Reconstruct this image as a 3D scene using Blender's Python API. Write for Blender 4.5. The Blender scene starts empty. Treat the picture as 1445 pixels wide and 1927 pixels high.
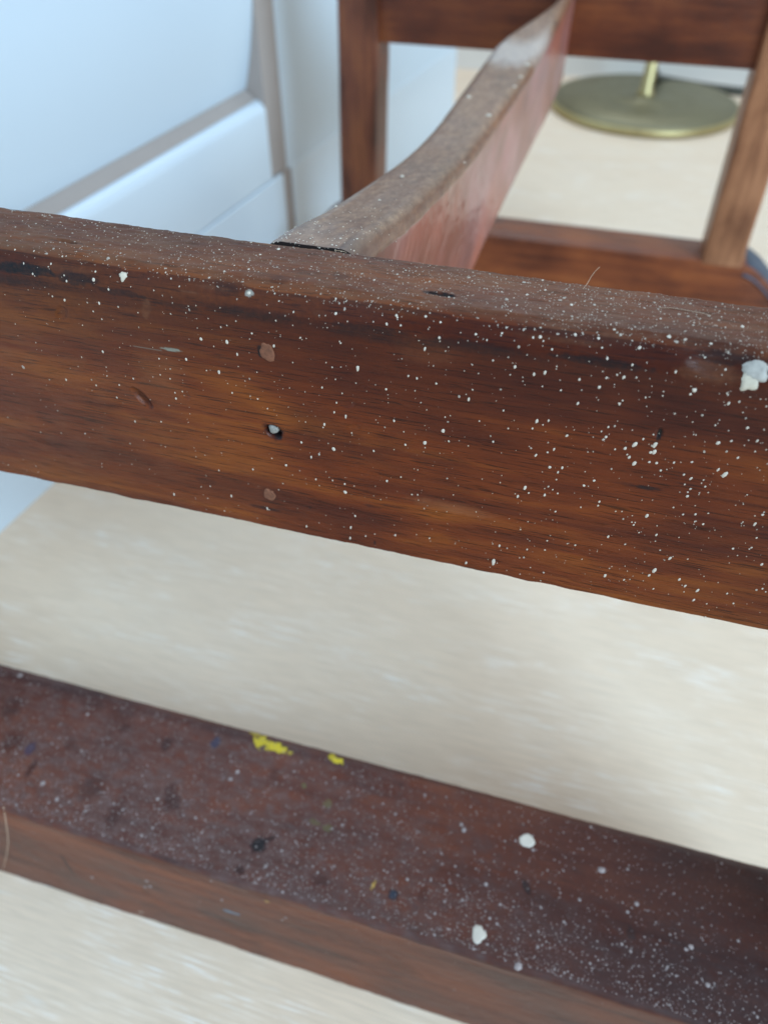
import bpy, math, random
import numpy as np
from mathutils import Vector

# ------------------------------------------------------------------ camera, world, light
SC = bpy.context.scene
COL = SC.collection
H = 0.37                       # eye height over the floor (m)
TILT = math.radians(44.3)      # the phone looks this far below the horizon
TURN = math.radians(15.9)      # the stand is turned this far from the view direction

cam_d = bpy.data.cameras.new('camera')
cam = bpy.data.objects.new('camera', cam_d); COL.objects.link(cam)
cam.location = (0, 0, H)
cam.rotation_euler = (math.radians(90) - TILT, 0, 0)
cam_d.sensor_fit = 'HORIZONTAL'; cam_d.sensor_width = 36.0; cam_d.lens = 36.03
cam_d.clip_start = 0.01; cam_d.clip_end = 60
cam_d.dof.use_dof = True
cam_d.dof.focus_distance = 0.178
cam_d.dof.aperture_fstop = 16.0
SC.camera = cam

SC.view_settings.view_transform = 'Standard'
SC.view_settings.look = 'None'
SC.view_settings.exposure = 0.0
SC.view_settings.gamma = 1.0
SC.cycles.use_denoising = True
SC.cycles.max_bounces = 8

w = bpy.data.worlds.new('World'); SC.world = w; w.use_nodes = True
bg = w.node_tree.nodes['Background']
bg.inputs['Color'].default_value = (1.0, 0.93, 0.86, 1); bg.inputs['Strength'].default_value = 0.44

def area(name, loc, target, sx, sy, watt, colour):
    d = bpy.data.lights.new(name, 'AREA'); d.shape = 'RECTANGLE'; d.size = sx; d.size_y = sy
    d.energy = watt; d.color = colour
    o = bpy.data.objects.new(name, d); COL.objects.link(o); o.location = loc
    o.rotation_euler = (Vector(target) - Vector(loc)).to_track_quat('-Z', 'Y').to_euler()
    return o
area('window_light_side', (1.5, -1.5, 1.7), (-0.2, 0.5, 0.1), 1.2, 1.5, 98, (0.58, 0.80, 1.0))
area('sheen_light_far', (0.10, 1.38, 1.0), (0.0, 0.3, 0.3), 0.9, 0.9, 9, (0.84, 0.92, 1.0))  # added area light, gives the top faces their sheen

# ------------------------------------------------------------------ helpers
rng = np.random.default_rng(7)

def px_ratio(px, py):
    """direction through the photo's pixel, in the stand's own axes (along, away, down)"""
    x = (px - 722.5) / 1446; y = (963.5 - py) / 1446
    down = math.sin(TILT) - y * math.cos(TILT); fwd = math.cos(TILT) + y * math.sin(TILT)
    c, s = math.cos(TURN), math.sin(TURN)
    return x * c - fwd * s, x * s + fwd * c, down

def hash2(ix, iy, seed):
    n = (ix.astype(np.int64) * 374761393 + iy.astype(np.int64) * 668265263 + seed * 1442695041) & 0xffffffff
    n = ((n ^ (n >> 13)) * 1274126177) & 0xffffffff
    return ((n ^ (n >> 16)) & 0xffff) / 65535.0

def vnoise(x, y, seed=0, octaves=3):
    x = np.asarray(x, float); y = np.asarray(y, float)
    out = 0; amp = 1; tot = 0
    for o in range(octaves):
        ix = np.floor(x); iy = np.floor(y); fx = x - ix; fy = y - iy
        fx = fx * fx * (3 - 2 * fx); fy = fy * fy * (3 - 2 * fy)
        a = hash2(ix, iy, seed + o); b = hash2(ix + 1, iy, seed + o)
        c = hash2(ix, iy + 1, seed + o); d = hash2(ix + 1, iy + 1, seed + o)
        out = out + amp * ((a * (1 - fx) + b * fx) * (1 - fy) + (c * (1 - fx) + d * fx) * fy)
        tot += amp; amp *= .5; x = x * 2.03; y = y * 2.03
    return out / tot * 2 - 1

def link(name, me, parent=None, mat=None, **props):
    o = bpy.data.objects.new(name, me); COL.objects.link(o)
    if parent: o.parent = parent
    if mat: me.materials.append(mat)
    for k, v in props.items(): o[k] = v
    return o

def mesh_np(name, V, F, smooth=True):
    me = bpy.data.meshes.new(name)
    V = np.asarray(V, np.float32); F = np.asarray(F, np.int32); k = F.shape[1]
    me.vertices.add(len(V)); me.vertices.foreach_set('co', V.ravel())
    me.loops.add(F.size); me.loops.foreach_set('vertex_index', F.ravel())
    me.polygons.add(len(F)); me.polygons.foreach_set('loop_start', np.arange(0, F.size, k, dtype=np.int32))
    me.polygons.foreach_set('use_smooth', np.full(len(F), smooth))
    me.update(calc_edges=True); me.validate()
    return me

def set_attr(me, name, A):
    at = me.color_attributes.new(name, 'FLOAT_COLOR', 'POINT')
    A = np.asarray(A, np.float32)
    at.data.foreach_set('color', A.ravel())

# ---- materials
def nodes_of(name):
    m = bpy.data.materials.new(name); m.use_nodes = True
    nt = m.node_tree; b = nt.nodes['Principled BSDF']
    return m, nt, b

class NT:
    def __init__(s, nt): s.nt = nt
    def n(s, t, **kw):
        x = s.nt.nodes.new(t)
        for k, v in kw.items():
            if hasattr(x, k): setattr(x, k, v)
            else: x.inputs[k.replace('_', ' ')].default_value = v
        return x
    def l(s, a, b): s.nt.links.new(a, b)
    def ramp(s, fac, stops):
        r = s.nt.nodes.new('ShaderNodeValToRGB'); e = r.color_ramp.elements
        while len(e) > 2: e.remove(e[-1])
        for i, (p, c) in enumerate(stops):
            el = e[i] if i < 2 else e.new(p)
            el.position = p; el.color = (c + (1,)) if isinstance(c, tuple) else (c, c, c, 1)
        s.l(fac, r.inputs[0]); return r.outputs[0]
    def mix(s, fac, a, b, mode='MIX'):
        m = s.nt.nodes.new('ShaderNodeMix'); m.data_type = 'RGBA'; m.blend_type = mode
        for sock, val in ((m.inputs[0], fac), (m.inputs[6], a), (m.inputs[7], b)):
            if hasattr(val, 'is_linked'): s.l(val, sock)
            elif isinstance(val, tuple): sock.default_value = val + (1,)
            else: sock.default_value = val
        return m.outputs[2]
    def noise(s, vec, scale, stretch, detail=4, rough=.55, dist=0):
        mp = s.nt.nodes.new('ShaderNodeMapping'); mp.inputs['Scale'].default_value = stretch; s.l(vec, mp.inputs[0])
        t = s.nt.nodes.new('ShaderNodeTexNoise'); s.l(mp.outputs[0], t.inputs[0])
        t.inputs['Scale'].default_value = scale; t.inputs['Detail'].default_value = detail
        t.inputs['Roughness'].default_value = rough; t.inputs['Distortion'].default_value = dist
        return t.outputs[0]
    def math(s, op, a, b=0.5, clamp=False):
        m = s.nt.nodes.new('ShaderNodeMath'); m.operation = op; m.use_clamp = clamp
        for sock, val in ((m.inputs[0], a), (m.inputs[1], b)):
            if hasattr(val, 'is_linked'): s.l(val, sock)
            else: sock.default_value = val
        return m.outputs[0]

def wood(name, axis, deep, mid, bright, top_col=(0.088, 0.050, 0.033), rough=.42, attrs=True, coat=.08, grain=1.0, bump=.35, coat_rough=.25, spec=.35):
    m, nt, b = nodes_of(name); g = NT(nt)
    co = g.n('ShaderNodeTexCoord').outputs['Object']
    def st(al, ac): return tuple(al if i == axis else ac for i in range(3))
    streak = g.noise(co, 1, st(45, 1500), 5, .65, .4)
    pores = g.noise(co, 1, st(95, 2900), 3, .6)
    bands = g.noise(co, 1, st(9, 130), 4, .6, .8)
    blot = g.noise(co, 1, st(20, 34), 3, .5, .3)
    base = g.ramp(g.math('ADD', g.math('MULTIPLY', bands, .45), g.math('MULTIPLY', blot, .55)), [(.36, deep), (.5, mid), (.64, bright)])
    dk = g.ramp(streak, [(.36, .70), (.58, 1.0)])
    base = g.mix(.6 * grain, base, dk, 'MULTIPLY')
    pr = g.ramp(pores, [(.36, .15), (.44, 1.0)])
    base = g.mix(.8 * grain, base, pr, 'MULTIPLY')
    rgh = g.math('ADD', g.math('MULTIPLY', blot, .25), rough - .12)
    if attrs:
        a = g.n('ShaderNodeAttribute', attribute_name='mark'); sep = g.n('ShaderNodeSeparateColor'); g.l(a.outputs['Color'], sep.inputs[0])
        p = g.n('ShaderNodeAttribute', attribute_name='paint')
        fine = g.noise(co, 1, (900, 900, 900), 5, .7)
        scuff = g.noise(co, 1, st(160, 420), 5, .7)
        dust_sheen_c = g.mix(g.ramp(scuff, [(.35, 0.0), (.7, 1.0)]), top_col, tuple(c * 1.8 for c in top_col))
        dust_sheen_f = g.math('MULTIPLY', sep.outputs[2], g.ramp(g.math('ADD', g.math('MULTIPLY', fine, .4), g.math('MULTIPLY', scuff, .6)), [(.3, .35), (.62, 1.0)]), True)
        base = g.mix(dust_sheen_f, base, dust_sheen_c)
        base = g.mix(sep.outputs[1], base, g.mix(g.ramp(scuff, [(.3, 0.0), (.7, 1.0)]), (.20, .075, .03), (.36, .16, .075)))
        stf = g.math('MULTIPLY', sep.outputs[0], g.ramp(fine, [(.25, .75), (.6, 1.0)]), True)
        base = g.mix(stf, base, g.mix(g.math('MULTIPLY', g.math('SUBTRACT', sep.outputs[0], .75, True), 4.0, True), (.020, .0038, .0042), (.006, .006, .008)))
        base = g.mix(p.outputs['Alpha'], base, p.outputs['Color'])
        rgh = g.math('ADD', rgh, g.math('MULTIPLY', sep.outputs[2], .22), True)
    g.l(base, b.inputs['Base Color']); g.l(rgh, b.inputs['Roughness']); b.inputs['Specular IOR Level'].default_value = spec
    b.inputs['Coat Weight'].default_value = coat; b.inputs['Coat Roughness'].default_value = coat_rough
    hgt = g.math('ADD', g.math('MULTIPLY', streak, .6), g.math('MULTIPLY', pr, .4))
    bp = g.n('ShaderNodeBump'); bp.inputs['Strength'].default_value = bump; bp.inputs['Distance'].default_value = .0003
    g.l(hgt, bp.inputs['Height']); g.l(bp.outputs[0], b.inputs['Normal'])
    g.l(bp.outputs[0], b.inputs['Coat Normal'])
    return m

DEEP, MID, BRIGHT = (.072, .0105, .0035), (.145, .0265, .0045), (.262, .068, .008)
M_RAIL = wood('aged_red_brown_wood', 0, DEEP, MID, BRIGHT, top_col=(.080, .041, .024), spec=.22, coat=.04, rough=.36)
M_FOOT = wood('dark_foot_rail_wood', 0, (.055, .011, .006), (.120, .026, .010), (.185, .046, .016), top_col=(.076, .047, .044), rough=.5, coat=.12, grain=.5)
M_LEG = wood('leg_wood', 2, (.06, .018, .010), (.16, .05, .026), (.25, .085, .034), attrs=False, grain=.6)
M_FARRAIL = wood('far_rail_wood', 0, (.06, .014, .007), (.12, .029, .011), (.20, .055, .016), attrs=False, grain=.6)
M_STRETCH = wood('stretcher_wood', 1, (.06, .02, .015), (.13, .04, .022), (.21, .075, .032), top_col=(.22, .138, .085), rough=.38, coat=.5, grain=.4, bump=.10, coat_rough=.26, spec=.5)

def plain(name, col, rough=.5, metal=0, var=.12, scale=300):
    m, nt, b = nodes_of(name); g = NT(nt)
    co = g.n('ShaderNodeTexCoord').outputs['Object']
    n = g.noise(co, 1, (scale,) * 3, 4, .6)
    c = g.mix(n, tuple(x * (1 - var) for x in col), tuple(min(1, x * (1 + var)) for x in col))
    g.l(c, b.inputs['Base Color']); b.inputs['Roughness'].default_value = rough; b.inputs['Metallic'].default_value = metal
    bp = g.n('ShaderNodeBump'); bp.inputs['Strength'].default_value = .15; bp.inputs['Distance'].default_value = .0003
    g.l(n, bp.inputs['Height']); g.l(bp.outputs[0], b.inputs['Normal'])
    return m
M_SPECK = plain('dried_white_paint', (.57, .52, .44), .45, 0, .25, 1500)
M_PLUG = plain('wood_plug_end_grain', (.17, .065, .034), .75, 0, .75, 1100)
M_NAIL = plain('grey_nail_head', (.30, .30, .28), .6, .3, .7, 1600)
M_BLOB = plain('thick_cream_paint', (.52, .48, .39), .5, 0, .35, 500)
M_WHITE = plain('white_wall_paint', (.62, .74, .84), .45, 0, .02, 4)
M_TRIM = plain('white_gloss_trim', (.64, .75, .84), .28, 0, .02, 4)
M_BACK = plain('pale_far_wall_paint', (.66, .64, .60), .6, 0, .03, 4)
M_FIBRE = plain('pale_fibre', (.55, .42, .30), .6, 0, .1)
M_CORD = plain('dark_cord', (.045, .046, .035), .5, 0, .1)

# floor: pale limed boards, white lime lying in the grain
def floor_material():
    m, nt, b = nodes_of('limed_pale_wood'); g = NT(nt)
    co = g.n('ShaderNodeTexCoord').outputs['Object']
    fine = g.noise(co, 1, (34, 950, 1), 5, .7, .2)
    gate = g.noise(co, 1, (11, 40, 1), 4, .6)
    blot = g.noise(co, 1, (6, 11, 1), 4, .55)
    base = g.ramp(blot, [(.3, (.775, .615, .46)), (.5, (.805, .65, .495)), (.72, (.82, .675, .525))])
    gr = g.ramp(fine, [(.38, .87), (.6, 1.03)])
    base = g.mix(.9, base, gr, 'MULTIPLY')
    lime = g.math('MULTIPLY', g.ramp(fine, [(.54, 0.0), (.62, 1.0)]), g.ramp(gate, [(.46, 0.0), (.66, 1.0)]), True)
    base = g.mix(lime, base, (.93, .93, .91))
    wide = g.noise(co, 1, (26, 210, 1), 3, .6)
    base = g.mix(g.math('MULTIPLY', g.ramp(wide, [(.62, 0.0), (.76, 1.0)]), .35), base, (.84, .83, .80))
    g.l(base, b.inputs['Base Color']); b.inputs['Roughness'].default_value = .42
    bp = g.n('ShaderNodeBump'); bp.inputs['Strength'].default_value = .2; bp.inputs['Distance'].default_value = .0002
    g.l(fine, bp.inputs['Height']); g.l(bp.outputs[0], b.inputs['Normal'])
    return m

def brass(name, col, rough):
    m, nt, b = nodes_of(name); g = NT(nt)
    co = g.n('ShaderNodeTexCoord').outputs['Object']
    n = g.noise(co, 1, (60, 60, 60), 4, .6)
    g.l(g.mix(n, tuple(x * .8 for x in col), tuple(x * 1.15 for x in col)), b.inputs['Base Color'])
    b.inputs['Metallic'].default_value = 1; b.inputs['Roughness'].default_value = rough
    return m
M_BRASS = brass('aged_brass', (.46, .39, .20), .42)
M_DISC = brass('tarnished_brass_top', (.27, .25, .165), .55)

# ------------------------------------------------------------------ the setting
def poly_mesh(name, V, F):
    me = bpy.data.meshes.new(name); me.from_pydata(V, [], F); me.update(); return me

fl = poly_mesh('floor', [(-3, -3, 0), (4, -3, 0), (4, 4, 0), (-3, 4, 0)], [(0, 1, 2, 3)])
floor = link('floor', fl, None, floor_material(), kind='structure')
floor.rotation_euler = (0, 0, -math.radians(17))

# left wall line: through (-.2475,.3826) at WA to the right of forward
WA = math.radians(23.0)
wd = Vector((math.sin(WA), math.cos(WA), 0)); wn = Vector((math.cos(WA), -math.sin(WA), 0))   # along, out into the room
W0 = Vector((-0.2475, 0.3826, 0))
def wp(t, out, z): return tuple(W0 + wd * t + wn * out + Vector((0, 0, z)))
def wall_prism(name, t0, t1, prof, mat, parent=None, smooth=False, **props):
    """prof: closed (out, z) outline swept along the wall from t0 to t1"""
    n = len(prof)
    V = [wp(t, o, z) for t in (t0, t1) for o, z in prof]
    F = [(i, (i + 1) % n, n + (i + 1) % n, n + i) for i in range(n)] + [tuple(range(n))[::-1], tuple(range(n, 2 * n))]
    me = poly_mesh(name, V, F)
    if smooth:
        for p in me.polygons:
            if len(p.vertices) == 4: p.use_smooth = True
        me.set_sharp_from_angle(angle=math.radians(35))
    return link(name, me, parent, mat, **props)
T_GAP = 0.386                     # where the white unit ends
T_END = 0.89
# wall behind, with its skirting
wall_prism('left_wall', -3.0, T_END, [(-.12, 0), (-.045, 0), (-.045, 2.4), (-.12, 2.4)], M_WHITE, kind='structure')
wall_prism('wall_end', T_GAP + .014, T_END, [(-.044, 0.0935), (-.0006, 0.0935), (-.0006, 2.4), (-.044, 2.4)], M_WHITE, kind='structure')
sk = wall_prism('skirting_board', T_GAP + .021, T_END + .0, [(-.044, .0005), (0.0, .0005), (0.0, .0925), (-.0008, .0933), (-.044, .0933)], M_TRIM)
sk['label'] = 'white skirting board along the bottom of the wall behind the far left leg'; sk['category'] = 'skirting board'
# white built-in unit: plinth + panel with a hollow lower edge
unit = bpy.data.objects.new('cabinet', None); COL.objects.link(unit)
unit['label'] = 'white painted cabinet side on the left with shadow gap over its plinth'; unit['category'] = 'cabinet'
wall_prism('plinth', -2.2, T_GAP + .004, [(-.044, .0), (0, .0), (0, .0910), (-.0016, .0925), (-.044, .0925)], M_TRIM, unit)
wall_prism('lower_board', -2.2, T_GAP - .016, [(-.044, .0935), (-.0016, .0935), (0, .0950), (0, .151)] + [(-.010 + .010 * math.cos(q * math.pi / 16), .151 + .010 * math.sin(q * math.pi / 16)) for q in range(1, 8)] + [(-.044, .161)], M_TRIM, unit, True)
prof = [(-.044, .1685)]
for k in range(13):               # hollow sweep up to the panel face
    a = k / 12; prof.append((-.018 + .018 * math.sin(a * math.pi / 2) ** .9, .1685 + .100 * a))
prof += [(0, 1.2), (-.044, 1.2)]
wall_prism('door_panel', -2.2, T_GAP - .016, prof, M_WHITE, unit, True)

# taupe strips added in the gaps, their colour painting the shade there
M_GAP = plain('taupe_gap_shade', (.38, .335, .31), .8, 0, .06, 60)
wall_prism('gap_shade_strip', -2.2, T_GAP - .0165, [(-.030, .1612), (-.0078, .1612), (-.0185, .1683), (-.030, .1683)], M_GAP, unit)
wall_prism('gap_shade_strip', T_GAP - .0155, T_GAP + .0135, [(-.040, .0950), (-.0008, .0950), (-.0008, 1.2), (-.040, 1.2)], M_GAP, unit)
wall_prism('gap_shade_strip', T_GAP + .0045, T_GAP + .0205, [(-.040, .0), (-.0012, .0), (-.0012, .0940), (-.040, .0940)], M_GAP, unit)

# far wall
bw0 = Vector((.305, 1.41, 0)); bd = Vector((.97, -.24, 0)).normalized(); bn = Vector((-.24, -.97, 0)).normalized()
V = []
for t in (-1.6, 3.0):
    for o, z in ((0, 0), (0, 2.4), (-.1, 2.4), (-.1, 0)):
        V.append(tuple(bw0 + bd * t + bn * o + Vector((0, 0, z))))
link('far_wall', poly_mesh('far_wall', V, [(0, 1, 5, 4), (1, 2, 6, 5), (2, 3, 7, 6), (3, 0, 4, 7), (3, 2, 1, 0), (4, 5, 6, 7)]), None, M_BACK, kind='structure')

# ------------------------------------------------------------------ floor lamp (base, stem, cord)
lamp = bpy.data.objects.new('floor_lamp', None); COL.objects.link(lamp); lamp.location = (.387, 1.247, 0)
lamp['label'] = 'brass floor lamp with flat round base beyond the stand'; lamp['category'] = 'floor lamp'
def lathe(name, prof, mat, parent, seg=72, smooth=True):
    V = []; F = []
    for r, z in prof:
        for k in range(seg):
            a = 2 * math.pi * k / seg; V.append((r * math.cos(a), r * math.sin(a), z))
    for i in range(len(prof) - 1):
        for k in range(seg): F.append((i * seg + k, i * seg + (k + 1) % seg, (i + 1) * seg + (k + 1) % seg, (i + 1) * seg + k))
    F.append(tuple(range(seg))[::-1]); F.append(tuple((len(prof) - 1) * seg + k for k in range(seg)))
    me = poly_mesh(name, V, F)
    for p in me.polygons: p.use_smooth = len(p.vertices) == 4 and smooth
    return link(name, me, parent, mat)
lathe('base_rim', [(.132, .001), (.1365, .0015), (.1375, .004), (.1370, .0085), (.1355, .0105), (.1330, .0108)], M_BRASS, lamp)
lathe('base_plate', [(.1325, .0095), (.1328, .0112), (.06, .0125), (.016, .014), (.0145, .018)], M_DISC, lamp)
lathe('stem', [(.0125, .0145), (.0125, .022), (.0088, .026), (.0088, .9), (.0088, 1.35), (.004, 1.36)], M_BRASS, lamp, 32)

def tube(name, pts, r, mat, parent, seg=8, **props):
    # catmull-rom smoothed tube
    P = [Vector(p) for p in pts]; Q = []
    for i in range(len(P) - 1):
        p0 = P[max(i - 1, 0)]; p1 = P[i]; p2 = P[i + 1]; p3 = P[min(i + 2, len(P) - 1)]
        for k in range(8):
            t = k / 8
            Q.append(.5 * ((2 * p1) + (p2 - p0) * t + (2 * p0 - 5 * p1 + 4 * p2 - p3) * t * t + (3 * p1 - p0 - 3 * p2 + p3) * t ** 3))
    Q.append(P[-1]); V = []; F = []
    for i, q in enumerate(Q):
        d = (Q[min(i + 1, len(Q) - 1)] - Q[max(i - 1, 0)]).normalized()
        a = d.orthogonal().normalized() if i == 0 else (a - d * a.dot(d)).normalized()
        c = d.cross(a)
        for k in range(seg):
            w_ = 2 * math.pi * k / seg; V.append(tuple(q + (a * math.cos(w_) + c * math.sin(w_)) * r))
    for i in range(len(Q) - 1):
        for k in range(seg): F.append((i * seg + k, i * seg + (k + 1) % seg, (i + 1) * seg + (k + 1) % seg, (i + 1) * seg + k))
    F.append(tuple(range(seg))[::-1]); F.append(tuple((len(Q) - 1) * seg + k for k in range(seg)))
    me = poly_mesh(name, V, F)
    for p in me.polygons: p.use_smooth = True
    return link(name, me, parent, mat, **props)
tube('cord', [(.008, .006, .045), (.025, .05, .030), (.05, .098, .012), (.09, .098, .005), (.14, .070, .005), (.19, .06, .005), (.32, .09, .005), (.6, .02, .005)], .0070, M_CORD, lamp)

# ------------------------------------------------------------------ the stand
stand = bpy.data.objects.new('wooden_stand', None); COL.objects.link(stand)
stand.rotation_euler = (0, 0, -TURN)
stand['label'] = 'old dark brown wooden stand with paint spattered rails and scooped cross stretcher'; stand['category'] = 'wooden stand'

def rounded_profile(v0, v1, z0, z1, rft, rbt, rfb=.0008, rbb=.0008, fine=.00035, coarse=.003):
    """closed outline in (v,z): up the front, over the top, down the back; returns points, outward normals"""
    P = []; N = []
    def seg(a, b, n, step):
        L = math.dist(a, b); k = max(1, int(L / step))
        for i in range(k):
            t = i / k; P.append((a[0] + (b[0] - a[0]) * t, a[1] + (b[1] - a[1]) * t)); N.append(n)
    def arc(c, r, a0, a1, k):
        for i in range(k):
            a = math.radians(a0 + (a1 - a0) * i / k); P.append((c[0] + r * math.cos(a), c[1] + r * math.sin(a))); N.append((math.cos(a), math.sin(a)))
    seg((v0, z0 + rfb), (v0, z1 - rft), (-1, 0), fine)
    arc((v0 + rft, z1 - rft), rft, 180, 90, max(4, int(rft * 1.57 / fine)))
    seg((v0 + rft, z1), (v1 - rbt, z1), (0, 1), fine)
    arc((v1 - rbt, z1 - rbt), rbt, 90, 0, max(4, int(rbt * 1.57 / fine)))
    seg((v1, z1 - rbt), (v1, z0 + rbb), (1, 0), coarse)
    arc((v1 - rbb, z0 + rbb), rbb, 0, -90, 3)
    seg((v1 - rbb, z0), (v0 + rfb, z0), (0, -1), coarse)
    arc((v0 + rfb, z0 + rfb), rfb, -90, -180, 4)
    return np.array(P), np.array(N)

class Rail:
    """a bar along u; surface point = profile + normal * relief(u, arc length)"""
    def __init__(s, prof, us, relief, fade=None):
        s.P, s.N = prof; s.us = np.asarray(us); s.relief = relief
        d = np.linalg.norm(np.diff(s.P, axis=0, append=s.P[:1]), axis=1); s.S = np.concatenate([[0], np.cumsum(d)[:-1]])
        s.marks = []; s.fade = fade
    def hit(s, px, py):
        """where the photo's pixel falls on the bar (u, s)"""
        ru, rv, rd = px_ratio(px, py)
        down = H - s.P[:, 1]; rat = s.P[:, 0] / down; n = s.vis
        i = int(np.argmin(np.abs(rat[:n] - rv / rd)))
        return ru / rd * down[i], s.S[i]
    def at(s, u, a):
        v = np.interp(a, s.S, s.P[:, 0]); z = np.interp(a, s.S, s.P[:, 1])
        nv = np.interp(a, s.S, s.N[:, 0]); nz = np.interp(a, s.S, s.N[:, 1])
        r = s.relief(u, a, v, z)
        return np.stack([u + 0 * v, v + nv * r, z + nz * r], -1), np.stack([0 * v, nv, nz], -1)
    def build(s, name, mat, mark=None, paint=None, parent=stand):
        U, A = np.meshgrid(s.us, s.S, indexing='ij')
        P, N = s.at(U, A)
        nu, ns = U.shape
        V = P.reshape(-1, 3)
        i, j = np.meshgrid(np.arange(nu - 1), np.arange(ns), indexing='ij'); j2 = (j + 1) % ns
        F = np.stack([i * ns + j, (i + 1) * ns + j, (i + 1) * ns + j2, i * ns + j2], -1).reshape(-1, 4)
        h = ns // 2 - 1; k = np.arange(h)
        cap = np.stack([k, k + 1, ns - 2 - k, ns - 1 - k], -1); b0 = (nu - 1) * ns
        F = np.concatenate([F, cap, b0 + cap[:, ::-1]])
        me = mesh_np(name, V, F[:, ::-1])
        if mark is not None: set_attr(me, 'mark', mark(U, A, P[..., 1], P[..., 2]).reshape(-1, 4))
        if paint is not None: set_attr(me, 'paint', paint(U, A, P[..., 1], P[..., 2]).reshape(-1, 4))
        return link(name, me, parent, mat)

def us_fine(a, b, f0, f1, fine=.0003, coarse=.004):
    return np.concatenate([np.arange(a, f0, coarse), np.arange(f0, f1, fine), np.arange(f1, b + 1e-6, coarse)])

def blob(U, A, u, a, ru, ra, ang=0, soft=.35, rag=.25, seed=1):
    """0..1 mask of a ragged patch"""
    c, s = math.cos(ang), math.sin(ang)
    x = ((U - u) * c + (A - a) * s) / ru; y = (-(U - u) * s + (A - a) * c) / ra
    r = np.sqrt(x * x + y * y) + rag * vnoise(U * 900, A * 900, seed, 3)
    return np.clip((1 - r) / soft + .5, 0, 1)

mm = .001
# ---- near upper rail
Z_TOP = H - .0785
prof = rounded_profile(.134, .1558, H - .151, Z_TOP, .0062, .0016)
DENTS = []
def near_relief(U, A, v, z):
    r = .00035 * vnoise(U * 40, A * 60, 11, 3) + .00006 * vnoise(U * 220, A * 1500, 12, 2)
    # the worn front arris wanders
    g = np.exp(-((z - (Z_TOP - .0022)) / .0022) ** 2) * (v < .139)
    r = r + g * (.0008 * vnoise(U * 55, 0 * U, 13, 3) - .0002)
    top = (z > Z_TOP - .0012)
    r = r + top * (.00018 * vnoise(U * 400, A * 900, 14, 3))
    e = np.exp(-((z - (H - .151)) / .0012) ** 2)
    r = r + e * (.0003 * vnoise(U * 150, 0 * U, 15, 3) - .0002)
    for (u, a, ru, ra, dep, ang) in DENTS:
        c, s = math.cos(ang), math.sin(ang)
        x = ((U - u) * c + (A - a) * s) / ru; y = (-(U - u) * s + (A - a) * c) / ra
        q = np.clip(1 - (x * x + y * y), 0, 1); r = r - dep * np.minimum(1, q * 1.6) ** 1.3
    return r
near = Rail(prof, us_fine(-.232, .132, -.172, .068), near_relief)
near.vis = int(np.argmin(np.abs(near.S - (near.S[-1] * 0 + (.151 - .0785) + .0215 + .002))))
def ndent(px, py, ru, ra, dep, ang=0):
    u, a = near.hit(px, py); DENTS.append((u, a, ru * mm, ra * mm, dep * mm, ang))
ndent(268, 748, 3.6, 1.7, 1.1, -.9)
ndent(515, 812, 2.4, 2.1, 1.9, -.4)
ndent(650, 762, 2.4, 1.2, .25, .4)
ndent(663, 805, 2.2, .9, .2, .4)
ndent(115, 590, 2.4, 1.4, .3, .9)
ndent(348, 745, 1.3, 1.2, .3)
ndent(830, 553, 3.0, .5, .8)
ndent(125, 455, 3.4, .5, .6, -.1)
ndent(1350, 690, 6.0, 2.0, .35)
ndent(1240, 816, .8, 1.5, .5)
ndent(300, 420, 4.0, .4, .3)
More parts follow.
